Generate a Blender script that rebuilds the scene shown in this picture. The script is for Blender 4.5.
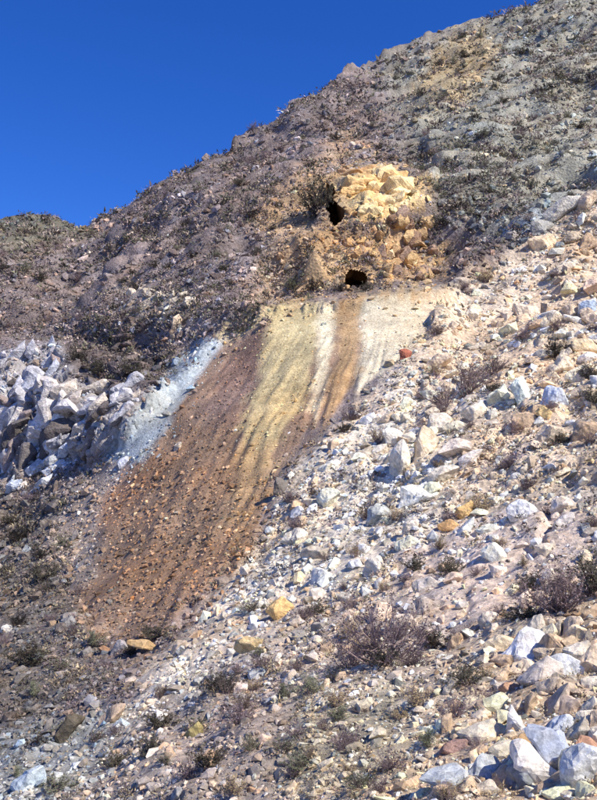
import bpy, bmesh, math, random
import numpy as np
from mathutils import Vector, Matrix, Euler
random.seed(7); rng = np.random.default_rng(7)
scene = bpy.context.scene
for o in list(bpy.data.objects): bpy.data.objects.remove(o)
COL = scene.collection

# ------------------------------------------------------------------ camera, sky, sun, exposure
PITCH, FOC = math.radians(8.0), 950.0            # focal length in photo pixels (597 x 800)
cam_d = bpy.data.cameras.new('camera'); cam = bpy.data.objects.new('camera', cam_d); COL.objects.link(cam)
cam.location = (0, 0, 0); cam.rotation_euler = (math.pi/2 + PITCH, 0, 0)
cam_d.sensor_fit = 'VERTICAL'; cam_d.sensor_height = 24; cam_d.lens = FOC/800*24
cam_d.clip_start = .1; cam_d.clip_end = 6000
scene.camera = cam
SUN = Vector((.62, -.5, .74)).normalized()        # direction towards the sun
el = math.asin(SUN.z); az = math.atan2(SUN.x, SUN.y)
world = bpy.data.worlds.new('World'); scene.world = world; world.use_nodes = True
wn = world.node_tree.nodes; wl = world.node_tree.links
bg = wn['Background']; sky = wn.new('ShaderNodeTexSky'); sky.sky_type = 'NISHITA'; sky.sun_disc = False
sky.sun_elevation = el; sky.sun_rotation = az
sky.altitude = 2400; sky.air_density = 1.0; sky.dust_density = .15; sky.ozone_density = 5.0
hs = wn.new('ShaderNodeHueSaturation'); hs.inputs['Saturation'].default_value = 1.27; hs.inputs['Hue'].default_value = .519
wl.new(sky.outputs[0], hs.inputs['Color']); wl.new(hs.outputs[0], bg.inputs[0]); bg.inputs[1].default_value = .135
sd = bpy.data.lights.new('sun', 'SUN'); sd.energy = 4.6; sd.angle = math.radians(.5); sd.color = (1, .92, .79)
so = bpy.data.objects.new('sun', sd); COL.objects.link(so)
so.rotation_euler = (-SUN).to_track_quat('-Z', 'Y').to_euler(); so.location = SUN*60
vs = scene.view_settings; vs.view_transform = 'Standard'; vs.look = 'None'; vs.exposure = 0.55; vs.gamma = 1
vs.use_curve_mapping = False

# ------------------------------------------------------------------ helpers
def lin(c):
    c = np.asarray(c, float)/255
    return np.where(c <= .04045, c/12.92, ((c+.055)/1.055)**2.4)
def sst(a, b, x):
    t = np.clip((x-a)/(b-a), 0, 1); return t*t*(3-2*t)
def hash3(i, j, k, s):
    h = (i*374761393 + j*668265263 + k*2147483647 + s*1274126177) & 0xffffffff
    h = ((h ^ (h >> 13))*1274126177) & 0xffffffff
    h = ((h ^ (h >> 16))*2246822519) & 0xffffffff
    return ((h ^ (h >> 15)) & 0xffffff)/0xffffff
def vnoise(p, s=0):
    p = np.asarray(p, float); i = np.floor(p).astype(np.int64); f = p-i; f = f*f*f*(f*(f*6-15)+10)
    r = 0
    for a in (0, 1):
        for b in (0, 1):
            for c in (0, 1):
                w = (f[..., 0] if a else 1-f[..., 0])*(f[..., 1] if b else 1-f[..., 1])*(f[..., 2] if c else 1-f[..., 2])
                r = r + w*hash3(i[..., 0]+a, i[..., 1]+b, i[..., 2]+c, s)
    return r*2-1
def fbm(p, octs=4, s=0, gain=.5):
    r = 0; a = 1; p = np.asarray(p, float)
    for o in range(octs):
        r = r + a*vnoise(p*(2.03**o)+17.3*o, s+o); a *= gain
    return r
def cellnoise(p, s=0):
    """worley noise: distance to the nearest and second point and the nearest cell's random value"""
    p = np.asarray(p, float); i = np.floor(p).astype(np.int64)
    d1 = np.full(p.shape[:-1], 9.); d2 = d1.copy(); val = np.zeros(p.shape[:-1])
    for a in (-1, 0, 1):
        for b in (-1, 0, 1):
            for c in (-1, 0, 1):
                q = i + np.array([a, b, c])
                off = np.stack([hash3(q[..., 0], q[..., 1], q[..., 2], s+k) for k in (1, 2, 3)], -1)
                d = np.linalg.norm(q+off-p, axis=-1); h = hash3(q[..., 0], q[..., 1], q[..., 2], s+9)
                near = d < d1
                d2 = np.where(near, d1, np.minimum(d2, d)); val = np.where(near, h, val); d1 = np.where(near, d, d1)
    return d1, d2, val
def polymask(u, v, poly, soft=8., jit=0.):
    """1 inside the outline, 0 outside, soft edge"""
    P = np.array(poly, float); n = len(P); ins = np.zeros(np.shape(u), bool); dist = np.full(np.shape(u), 1e9)
    for k in range(n):
        x0, y0 = P[k]; x1, y1 = P[(k+1) % n]
        cond = ((y0 > v) != (y1 > v))
        ins ^= cond & (u < (x1-x0)*(v-y0)/((y1-y0) if y1 != y0 else 1e-9)+x0)
        t = np.clip(((u-x0)*(x1-x0)+(v-y0)*(y1-y0))/((x1-x0)**2+(y1-y0)**2), 0, 1)
        dist = np.minimum(dist, np.hypot(u-x0-t*(x1-x0), v-y0-t*(y1-y0)))
    sd_ = np.where(ins, dist, -dist)+jit
    return sst(-soft, soft, sd_)

# ------------------------------------------------------------------ survey of the hillside: bearing / elevation -> distance
SKY = np.array([(-500, 250), (-250, 236), (0, 217), (40, 216), (84, 222), (130, 200), (180, 172), (230, 143), (270, 118), (300, 100),
                (350, 74), (400, 50), (450, 30), (500, 12), (545, 0), (600, -22), (850, -120), (1100, -200)], float)
def skyline(u): return np.interp(u, SKY[:, 0], SKY[:, 1])
CP = []
for v, row in {1400: [(-250, 5.2), (0, 4.2), (300, 2.9), (597, 2.4), (850, 2.1)],
               1000: [(-250, 9), (0, 7.5), (300, 5.2), (597, 4.1), (850, 3.5)],
               800: [(-250, 14), (0, 11.5), (150, 9.6), (300, 8), (450, 7), (597, 6.2), (850, 5)],
               700: [(-250, 20), (0, 17), (150, 13.5), (300, 11), (450, 9.4), (597, 8.2), (850, 6.5)],
               600: [(-250, 29), (0, 26), (150, 20), (300, 15.5), (450, 13), (597, 11), (850, 8.5)],
               500: [(-250, 38), (0, 35), (150, 26.5), (300, 21), (450, 17.5), (597, 15), (850, 11)],
               400: [(-250, 46), (0, 42), (150, 33), (300, 27.5), (450, 23.5), (597, 20.5), (850, 14.5)],
               300: [(-250, 62), (0, 54), (150, 43), (300, 34.5), (450, 32), (597, 28.5), (850, 19)],
               200: [(180, 60), (300, 45), (450, 44), (597, 40), (850, 26)],
               110: [(300, 74), (450, 62), (597, 56), (850, 38)]}.items():
    for u, Y in row: CP.append((u, v, Y))
CP += [(0, 218, 80), (90, 222, 78), (-250, 236, 88), (180, 172, 74), (267, 120, 80), (350, 74, 92), (450, 31, 100), (545, 0, 98), (597, -20, 98), (850, -118, 80), (1100, -200, 70)]
CP = np.array(CP, float); cx = CP[:, :2]/100
def tps(r): return np.where(r > 0, r*r*np.log(r+1e-9), 0)
nC = len(cx)
Kc = tps(np.linalg.norm(cx[:, None]-cx[None], axis=-1)) + np.eye(nC)*.03
Pm = np.hstack([np.ones((nC, 1)), cx])
wts = np.linalg.solve(np.block([[Kc, Pm], [Pm.T, np.zeros((3, 3))]]), np.concatenate([np.log(CP[:, 2]), np.zeros(3)]))
DUMP = [(205, 350), (275, 310), (330, 300), (440, 288), (430, 325), (385, 370), (345, 410), (290, 470), (255, 540), (160, 630), (100, 650), (75, 600), (62, 520), (105, 460), (165, 395)]
OUTC = [(-60, 350), (60, 343), (95, 375), (150, 385), (172, 392), (110, 452), (60, 474), (-60, 500)]
CLIFF = [(322, 178), (345, 168), (372, 160), (432, 186), (428, 214), (372, 224), (335, 222)]
LCLIFF = [(296, 240), (345, 226), (400, 226), (448, 240), (450, 283), (372, 290), (300, 293)]
def dist_of(u, v):
    q = np.stack([u, v], -1)/100.
    r = wts[nC] + wts[nC+1]*q[..., 0] + wts[nC+2]*q[..., 1]
    for k in range(nC): r = r + wts[k]*tps(np.hypot(q[..., 0]-cx[k, 0], q[..., 1]-cx[k, 1]))
    Y = np.exp(np.clip(r, .3, 5.2))
    ve = 309-(u-270)*.125                                                     # brow of the dump and the bench behind it
    w = sst(225, 275, u)*(1-sst(435, 470, u))
    Y = Y*(1 + .075*w*sst(0, 5, ve-v)*(1-.75*sst(10, 110, ve-v)) - .035*w*(1-sst(0, 5, ve-v))*(1-sst(10, 120, v-ve)))
    w = sst(-200, -60, u)*(1-sst(120, 175, u)); vo = 344+.25*np.clip(u-60, 0, 200)   # pale outcrop at left
    Y = Y*(1 + .05*w*sst(0, 8, vo-v)*(1-sst(10, 90, vo-v)) - .06*w*sst(-4, 4, v-vo)*(1-sst(40, 130, v-vo)))
    w = sst(322, 345, u)*(1-sst(420, 440, u)); vo = 176-.0*u                          # ochre cliff above
    Y = Y*(1 + .05*w*sst(0, 8, vo-v)*(1-sst(8, 60, vo-v)) - .03*w*sst(-4, 4, v-vo)*(1-sst(30, 60, v-vo)))
    return Y
def ray(u, v):
    a = (u-298.5)/FOC; b = (400-v)/FOC; cp, sp = math.cos(PITCH), math.sin(PITCH)
    dy = cp-b*sp
    return np.stack([a/dy, np.ones_like(dy), (sp+b*cp)/dy], -1)
us = np.concatenate([np.linspace(-480, -62, 34), np.linspace(-60, 660, 535), np.linspace(662, 1080, 34)])
NV1, NV2 = 500, 60
UU = np.repeat(us[:, None], NV1+NV2, 1); SK = skyline(us)[:, None]
q1 = np.linspace(0, 1, NV1); q2 = np.linspace(0, 1, NV2+1)[1:]
VV = np.concatenate([SK+(830-SK)*q1[None], np.repeat((830+(1400-830)*q2)[None], len(us), 0)], 1)
YY = dist_of(UU, VV)
P0 = ray(UU, VV)*YY[..., None]
def normals(P):
    du = np.gradient(P, axis=0); dv = np.gradient(P, axis=1)
    n = np.cross(dv, du); n /= np.linalg.norm(n, axis=-1, keepdims=True)+1e-9
    return np.where(n[..., 2:3] < 0, -n, n)
N0 = normals(P0)
def tongues(u, v):
    a = np.arctan2(u-420., v-130.); r_ = np.hypot(u-420., v-130.)
    return fbm(np.stack([a*26, r_*.012, 0*r_], -1), 3, 51)*6 + fbm(np.stack([a*70, r_*.03, 0*r_+5], -1), 2, 52)*3
jn = fbm(P0*.35, 4, 5)*9 + fbm(P0*1.7, 2, 8)*4
mD = polymask(UU, VV, DUMP, 8, jn*.5+tongues(UU, VV)*.8); mO = polymask(UU, VV, OUTC, 8, jn*.6)
mC = np.maximum(polymask(UU, VV, CLIFF, 6, jn*.3), polymask(UU, VV, LCLIFF, 7, jn*.4))
sp = np.array([math.cos(.5), math.sin(.5)])                                       # strata rise to the right
al = P0[..., 0]*sp[0]+P0[..., 2]*sp[1]; ac = -P0[..., 0]*sp[1]+P0[..., 2]*sp[0]
ST = np.stack([al*.3, P0[..., 1]*.35, ac*1.0], -1)
up = sst(430, 250, VV)
near = np.clip(YY/30, .25, 1.6)
ve_ = 309-(UU-270)*.125; wb = sst(215, 265, UU)*(1-sst(440, 480, UU))
bench = wb*sst(-7, 1, ve_-VV)*(1-sst(9, 24, ve_-VV))
wc = sst(310, 340, UU)*(1-sst(425, 445, UU)); bench = np.maximum(bench, wc*sst(-6, 1, 176-VV)*(1-sst(10, 26, 176-VV)))
wo = 1-sst(125, 180, UU); vo_ = 344+.25*np.clip(UU-60, 0, 200); bench = np.maximum(bench, wo*sst(-6, 1, vo_-VV)*(1-sst(10, 26, vo_-VV)))
disp = (fbm(P0*.11, 3, 1)*.6*near + fbm(P0*.4, 3, 2)*(.22+.16*up)*near + fbm(P0*1.9, 3, 3)*.085*sst(45, 15, YY))*(1-.8*mD)
disp += up*(1-mD)*(1-np.abs(fbm(ST*.35, 3, 4)))*.7 - up*.4
g1, g2, gv = cellnoise(P0*np.array([.75, .55, .5])+fbm(P0*.8, 2, 6)[..., None]*.4, 11)
blk = (gv-.35)*1.0 - .35*sst(.16, 0, g2-g1)
h1, h2, hv = cellnoise(P0*np.array([2.2, 1.6, 1.7]), 31)
def blur(a, n):
    for _ in range(n):
        for ax in (0, 1): a = (np.roll(a, 1, ax)+2*a+np.roll(a, -1, ax))/4
    return a
gvs = blur(gv-.5, 4); hvs = blur(hv-.5, 5); crk = blur(sst(.12, 0, g2-g1), 2); blk = blur(blk, 2)
disp += (mO*1.0+mC*.9)*blk + mO*((hv-.5)*.3)
mid = (1-mD)*(1-mO)*polymask(UU, VV, [(330, 440), (400, 380), (470, 300), (700, 200), (700, 560), (430, 560), (300, 520)], 25)
disp += mid*(gvs*.3 - .1*crk) + (1-mD)*(1-mO)*hvs*.07*sst(32, 20, YY)
disp += mD*(fbm(P0*.5, 2, 13)*.12 + tongues(UU, VV)*.011*sst(300, 380, VV))
disp *= 1-.9*bench
for a_, b_, ra_, rb_ in ((335, 212, 13, 18), (357, 277, 20, 14)): disp *= sst(.95, 1.9, np.hypot((UU-a_)/ra_, (VV-b_)/rb_))
disp *= np.where(YY < 4, .4, 1)
N0 = N0*.5+np.array([-.1, -.5, .6])*.5; PT = P0 + N0*disp[..., None]
def bearings(P):
    cp, sp_ = math.cos(PITCH), math.sin(PITCH); d = P[..., 1]*cp+P[..., 2]*sp_; d = np.maximum(d, .05)
    return 298.5+FOC*P[..., 0]/d, 400-FOC*(P[..., 2]*cp-P[..., 1]*sp_)/d
UB, VB = bearings(PT); UB = np.where(YY < 5, UU, UB); VB = np.where(YY < 5, VV, VB)
ADITS = [(335, 213, 9, 13), (357, 278, 14, 9)]
MOUTH = [[(323, 200), (331, 195), (339, 203), (347, 211), (344, 220), (336, 227), (329, 223), (326, 212)],
         [(342, 285), (344, 274), (351, 268), (361, 269), (368, 274), (372, 282), (366, 288), (350, 289)]]
hole_m = np.zeros(UU.shape, bool)
for poly in MOUTH: hole_m |= polymask(UU, VV, poly, .6, fbm(np.stack([UU*.2, VV*.2, 0*UU], -1), 1, 77)*.8) > .5
NT = normals(PT)

# ------------------------------------------------------------------ what the ground is made of, patch by patch, some shade painted in
PAINT = [  # outline, colour, softness, edge raggedness, strength
 ([(-500, 190), (84, 200), (92, 232), (40, 246), (-500, 260)], (104, 102, 88), 8, .6, .9),
 ([(380, 60), (620, -60), (1100, -300), (1100, 200), (600, 200), (520, 235), (440, 215), (400, 130)], (148, 146, 132), 26, 1, 1),
 ([(250, 205), (300, 165), (350, 128), (366, 142), (315, 190), (285, 240), (262, 235)], (166, 138, 108), 9, .8, .8),
 ([(415, 95), (432, 45), (485, 25), (492, 70), (455, 100)], (172, 150, 108), 9, 1, .8),
 ([(120, 288), (196, 290), (200, 318), (180, 330), (130, 312)], (190, 178, 158), 6, .8, .7),
 ([(325, 430), (380, 372), (440, 296), (520, 236), (600, 185), (1100, 20), (1100, 1500), (-500, 1500), (-20, 830), (60, 765), (130, 700), (205, 625), (262, 545), (274, 490)], (212, 191, 164), 9, 1, 1),
 ([(300, 450), (400, 400), (440, 440), (440, 520), (390, 570), (330, 620), (260, 670), (180, 735), (110, 770), (60, 800), (30, 790), (120, 700), (205, 618), (258, 545), (278, 480)], (224, 211, 190), 16, 1.3, .85),
 ([(400, 545), (520, 500), (600, 520), (560, 600), (440, 640), (390, 600)], (214, 194, 178), 16, 1, .85),
 ([(200, 640), (300, 590), (420, 600), (420, 680), (300, 700), (210, 720)], (200, 182, 166), 20, 1, .7),
 ([(280, 700), (400, 680), (420, 760), (330, 800), (270, 790)], (178, 168, 140), 16, 1, .7),
 ([(130, 705), (220, 670), (290, 700), (270, 830), (60, 840), (60, 770)], (166, 150, 138), 16, 1.2, .8),
 ([(-200, 480), (60, 480), (85, 610), (120, 670), (60, 720), (-200, 760)], (124, 115, 106), 16, 1, .9),
 ([(-200, 740), (50, 715), (110, 690), (130, 720), (70, 790), (-200, 860)], (156, 160, 156), 12, 1, .7),
 ([(395, 375), (440, 400), (425, 520), (395, 520), (390, 440)], (226, 210, 180), 8, 1, .7),
 (DUMP, (146, 119, 96), 10, 1.3, 1),
 ([(235, 345), (275, 312), (276, 360), (250, 430), (230, 440), (205, 400)], (130, 102, 90), 14, 1.5, .7),
 ([(150, 470), (240, 420), (262, 500), (230, 560), (140, 600), (110, 540)], (156, 122, 90), 20, 1.4, .8),
 ([(100, 470), (150, 455), (150, 520), (110, 540), (85, 510)], (170, 128, 92), 12, .8, .7),
 ([(274, 300), (324, 300), (312, 390), (290, 432), (270, 465), (248, 475), (240, 430), (262, 375)], (190, 170, 120), 7, .9, .95),
 ([(236, 440), (285, 440), (265, 500), (235, 535), (215, 530)], (176, 142, 96), 14, 1.2, .8),
 ([(352, 297), (442, 284), (432, 322), (392, 366), (350, 404), (362, 345)], (206, 192, 160), 8, .9, 1),
 ([(318, 300), (338, 299), (332, 360), (316, 425), (308, 410), (316, 360)], (230, 214, 174), 5, .5, .85),
 ([(338, 299), (362, 296), (358, 350), (352, 398), (318, 424), (334, 360)], (178, 142, 94), 6, .8, .85),
 ([(428, 284), (470, 290), (440, 330), (420, 345)], (210, 190, 160), 8, .6, .8),
 ([(222, 320), (275, 306), (270, 318), (214, 350), (205, 345)], (196, 176, 128), 5, .4, .8),
 ([(102, 455), (135, 455), (105, 500), (95, 570), (70, 600), (45, 540), (62, 490)], (152, 140, 130), 8, .7, .9),
 (OUTC, (162, 158, 158), 7, .9, .9),  # ground toned down to paint shade into the gaps between blocks
 ([(66, 345), (110, 338), (170, 345), (160, 388), (100, 386), (72, 378)], (100, 88, 84), 6, .8, .9),  # shadow of the left overhang, painted as dark ground
 ([(200, 333), (226, 340), (178, 408), (142, 460), (98, 464), (120, 425), (156, 385)], (162, 172, 176), 4, .3, 1),
 (CLIFF, (216, 180, 116), 9, 1.3, .95),
 ([(380, 188), (430, 192), (424, 208), (384, 206)], (226, 206, 156), 5, .5, .8),
 (LCLIFF, (188, 154, 106), 12, 1.4, .9),
 ([(245, 290), (262, 235), (300, 190), (345, 165), (350, 225), (330, 262), (290, 296)], (180, 150, 110), 16, 1.5, .75),
 ([(500, 222), (548, 205), (552, 230), (510, 248)], (162, 176, 184), 7, .8, .7),
]
def colour_at(u, v, p):
    j = fbm(p*.35, 4, 5)*7 + fbm(p*1.7, 2, 8)*5 + tongues(u, v)
    c = np.zeros(np.shape(u)+(3,)) + lin((132, 119, 116))
    c = c*(1+.22*fbm(p*.16, 3, 21))[..., None]
    for poly, rgb, soft, rag, a in PAINT:
        m = polymask(u, v, poly, soft, j*rag)*a
        c = c*(1-m[..., None]) + lin(rgb)*m[..., None]
    warm = fbm(p*.45+40, 3, 23)
    c = c*(1+.13*fbm(p*.9, 3, 24)[..., None])*(1+np.stack([.07*warm, 0*warm, -.09*warm], -1))
    g = c.mean(-1, keepdims=True); c = g+(c-g)*.86
    blot = fbm(p*np.array([.7, .5, .7])+9, 4, 27)[..., None]; c = c*(1+.2*blot)
    return np.clip(c, .01, .9)
CT = colour_at(UB, VB, P0)

def mesh_np(name, V, F, col=None, mat=None, smooth=False):
    me = bpy.data.meshes.new(name); V = np.ascontiguousarray(V, np.float32); F = np.ascontiguousarray(F, np.int32)
    k = F.shape[1]; me.vertices.add(len(V)); me.vertices.foreach_set('co', V.ravel())
    me.loops.add(F.size); me.loops.foreach_set('vertex_index', F.ravel())
    me.polygons.add(len(F)); me.polygons.foreach_set('loop_start', np.arange(0, F.size, k, dtype=np.int32))
    me.polygons.foreach_set('use_smooth', np.full(len(F), smooth))
    me.update(calc_edges=True); me.validate()
    if col is not None:
        at_ = me.color_attributes.new('Tint', 'FLOAT_COLOR', 'POINT')
        at_.data.foreach_set('color', np.hstack([col, np.ones((len(col), 1))]).astype(np.float32).ravel())
    if mat: me.materials.append(mat)
    return me
def link(name, me, parent=None):
    o = bpy.data.objects.new(name, me); COL.objects.link(o)
    if parent: o.parent = parent
    return o
def tag(o, label=None, cat=None, group=None, kind=None):
    if label: o['label'] = label
    if cat: o['category'] = cat
    if group: o['group'] = group
    if kind: o['kind'] = kind
    return o

# ------------------------------------------------------------------ materials
def mat_new(name):
    m = bpy.data.materials.new(name); m.use_nodes = True
    n = m.node_tree.nodes; b = n['Principled BSDF']; b.inputs['Roughness'].default_value = .92
    b.inputs['Specular IOR Level'].default_value = .2
    return m, n, m.node_tree.links, b
def stone_material(name, source, s=1.0, bump=.5):
    """source 'tint' takes the mesh's own mineral colour, 'object' the object's colour; grain, specks and stains on top"""
    m, n, l, b = mat_new(name)
    geo = n.new('ShaderNodeNewGeometry'); oi = n.new('ShaderNodeObjectInfo'); tc = n.new('ShaderNodeTexCoord')
    if source == 'tint':
        c = n.new('ShaderNodeVertexColor'); c.layer_name = 'Tint'; src = c.outputs['Color']; vec = geo.outputs['Position']
    else:
        src = oi.outputs['Color']
        ad = n.new('ShaderNodeVectorMath'); ad.operation = 'ADD'; l.new(geo.outputs['Position'], ad.inputs[0]); l.new(oi.outputs['Random'], ad.inputs[1]); vec = ad.outputs[0]
    def noise(scale, det, rough=.6):
        t = n.new('ShaderNodeTexNoise'); t.inputs['Scale'].default_value = scale; t.inputs['Detail'].default_value = det; t.inputs['Roughness'].default_value = rough
        l.new(vec, t.inputs['Vector']); return t.outputs['Fac']
    def remap(x, lo, hi, a=.25, bb=.75):
        r = n.new('ShaderNodeMapRange'); r.inputs['From Min'].default_value = a; r.inputs['From Max'].default_value = bb
        r.inputs['To Min'].default_value = lo; r.inputs['To Max'].default_value = hi; l.new(x, r.inputs['Value']); return r.outputs[0]
    def mul(a, bb):
        q = n.new('ShaderNodeMath'); q.operation = 'MULTIPLY'; l.new(a, q.inputs[0]); l.new(bb, q.inputs[1]); return q.outputs[0]
    vo = n.new('ShaderNodeTexVoronoi'); vo.inputs['Scale'].default_value = 9*s; l.new(vec, vo.inputs['Vector'])
    sep = n.new('ShaderNodeSeparateColor'); l.new(vo.outputs['Color'], sep.inputs[0])
    f = mul(remap(noise(1.1*s, 5), .72, 1.28), remap(noise(7*s, 6, .7), .68, 1.32))
    f = mul(f, remap(noise(38*s, 3, .7), .72, 1.28)); f = mul(f, remap(sep.outputs[0], .8, 1.2, 0, 1))
    mx = n.new('ShaderNodeMix'); mx.data_type = 'RGBA'; mx.blend_type = 'MULTIPLY'; mx.inputs[0].default_value = 1
    l.new(src, mx.inputs[6]); l.new(f, mx.inputs[7])
    st = n.new('ShaderNodeMix'); st.data_type = 'RGBA'; st.blend_type = 'MULTIPLY'; st.inputs[7].default_value = (.97, .84, .68, 1)
    l.new(remap(noise(2.6*s, 5, .65), 0, .55, .5, .68), st.inputs[0]); l.new(mx.outputs[2], st.inputs[6])
    l.new(st.outputs[2], b.inputs['Base Color'])
    bp = n.new('ShaderNodeBump'); bp.inputs['Strength'].default_value = bump; bp.inputs['Distance'].default_value = .05/s
    bm_ = n.new('ShaderNodeMath'); bm_.operation = 'ADD'; l.new(noise(16*s, 8, .75), bm_.inputs[0]); l.new(vo.outputs['Distance'], bm_.inputs[1])
    l.new(bm_.outputs[0], bp.inputs['Height']); l.new(bp.outputs[0], b.inputs['Normal'])
    return m
M_GROUND = stone_material('hillside_ground', 'tint', 1.0, .9)
M_DUMP = stone_material('spoil_ground', 'tint', 2.2, .55)
M_STONE = stone_material('loose_stone', 'tint', 1.3, .5)
M_ROCK = stone_material('weathered_rock', 'object', 1.6, .6)
def plant_material(name, rgb, var=.35):
    m, n, l, b = mat_new(name); oi = n.new('ShaderNodeObjectInfo'); geo = n.new('ShaderNodeNewGeometry')
    t = n.new('ShaderNodeTexNoise'); t.inputs['Scale'].default_value = 9; l.new(geo.outputs['Position'], t.inputs['Vector'])
    hsv = n.new('ShaderNodeHueSaturation'); hsv.inputs['Color'].default_value = (*lin(rgb), 1)
    r = n.new('ShaderNodeMapRange'); r.inputs['To Min'].default_value = 1-var; r.inputs['To Max'].default_value = 1+var; l.new(t.outputs['Fac'], r.inputs['Value'])
    r2 = n.new('ShaderNodeMapRange'); r2.inputs['To Min'].default_value = .7; r2.inputs['To Max'].default_value = 1.25; l.new(oi.outputs['Random'], r2.inputs['Value'])
    q = n.new('ShaderNodeMath'); q.operation = 'MULTIPLY'; l.new(r.outputs[0], q.inputs[0]); l.new(r2.outputs[0], q.inputs[1])
    l.new(q.outputs[0], hsv.inputs['Value']); l.new(hsv.outputs[0], b.inputs['Base Color'])
    return m
def tint_plant_material(name):
    m, n, l, b = mat_new(name); c = n.new('ShaderNodeVertexColor'); c.layer_name = 'Tint'; l.new(c.outputs['Color'], b.inputs['Base Color']); return m
M_TWIG = plant_material('grey_twig', (128, 112, 110)); M_TWIGD = plant_material('dark_twig', (84, 72, 70))
M_LEAFP = plant_material('mauve_dry_leaf', (124, 108, 112)); M_LEAFG = plant_material('sage_leaf', (112, 116, 92)); M_LEAFD = plant_material('dark_leaf', (80, 77, 66))
M_LEAFS = plant_material('straw_leaf', (168, 150, 112))
M_SCRUB = tint_plant_material('scrub')

# ------------------------------------------------------------------ ground sheets
nu, nv = UU.shape
# back side of the ridge, falling away behind the skyline
back = []; hd = PT[:, 0, :2]/np.linalg.norm(PT[:, 0, :2], axis=1, keepdims=True)
for k in range(14, 0, -1):
    s = 1.8*k**1.5; q = PT[:, 0].copy(); q[:, :2] += hd*s; q[:, 2] -= .05*s+.006*s*s; back.append(q)
G = np.concatenate([np.stack(back, 1), PT], 1); GC = np.concatenate([np.repeat(CT[:, :1], 14, 1), CT], 1)
def grid_faces(a, b):
    i = np.arange(a*b).reshape(a, b)
    return np.stack([i[:-1, :-1], i[:-1, 1:], i[1:, 1:], i[1:, :-1]], -1).reshape(-1, 4)
F = grid_faces(nu, nv+14)
dm = np.concatenate([np.zeros((nu, 14)), mD], 1)
hm = np.concatenate([np.zeros((nu, 14), bool), hole_m], 1)
open_ = (hm[:-1, :-1] & hm[:-1, 1:] & hm[1:, 1:] & hm[1:, :-1]).reshape(-1)
fm = np.stack([dm[:-1, :-1], dm[:-1, 1:], dm[1:, 1:], dm[1:, :-1]], -1).reshape(-1, 4).mean(1) > .5
def sub_mesh(name, sel):
    f = F[sel]; idx, inv = np.unique(f, return_inverse=True)
    return mesh_np(name, G.reshape(-1, 3)[idx], inv.reshape(f.shape), GC.reshape(-1, 3)[idx], M_DUMP if name == 'tailings_slope' else M_GROUND, True)
tag(link('hillside', sub_mesh('hillside', ~fm & ~open_)), 'steep rocky desert hillside of grey, mauve and pale stony ground', None, None, 'structure')
tag(link('tailings_slope', sub_mesh('tailings_slope', fm & ~open_)), 'ochre and rust brown mine spoil slope fanning down from the bench', None, None, 'structure')
R = 3000.; vb = np.array([(-R, -R, -40), (R, -R, -40), (R, R, -40), (-R, R, -40)], float)
tag(link('valley_ground', mesh_np('valley_ground', vb, np.array([[0, 1, 2, 3]]), np.tile(lin((140, 126, 112)), (4, 1)), M_GROUND)), 'dry valley floor', None, None, 'structure')

def at(u, v):
    u = np.asarray(u, float); v = np.asarray(v, float); a, b = u.copy(), v.copy()
    for _ in range(3):
        p = at_raw(a, b)[0]; x, y = bearings(p)
        a = np.clip(a+.8*(u-x), u-18, u+18); b = np.clip(b+.8*(v-y), v-22, v+22); b = np.maximum(b, skyline(a)+.5)
    return at_raw(a, b)
def at_raw(u, v):
    """point, normal and distance of the ground on bearing u, elevation v (arrays)"""
    u = np.asarray(u, float); v = np.asarray(v, float)
    fi = np.interp(u, us, np.arange(len(us))); s = skyline(u)
    fj = np.where(v <= 830, (v-s)/(830-s)*(NV1-1), NV1-1+(v-830)/(1400-830)*NV2); fj = np.clip(fj, 0, nv-1.01); fi = np.clip(fi, 0, nu-1.01)
    i = fi.astype(int); j = fj.astype(int); a = (fi-i)[..., None]; b = (fj-j)[..., None]
    def bl(A): return A[i, j]*(1-a)*(1-b)+A[i+1, j]*a*(1-b)+A[i, j+1]*(1-a)*b+A[i+1, j+1]*a*b
    p = bl(PT); n = bl(NT); n = n/np.linalg.norm(n, axis=-1, keepdims=True)
    return p, n, p[..., 1]

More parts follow.
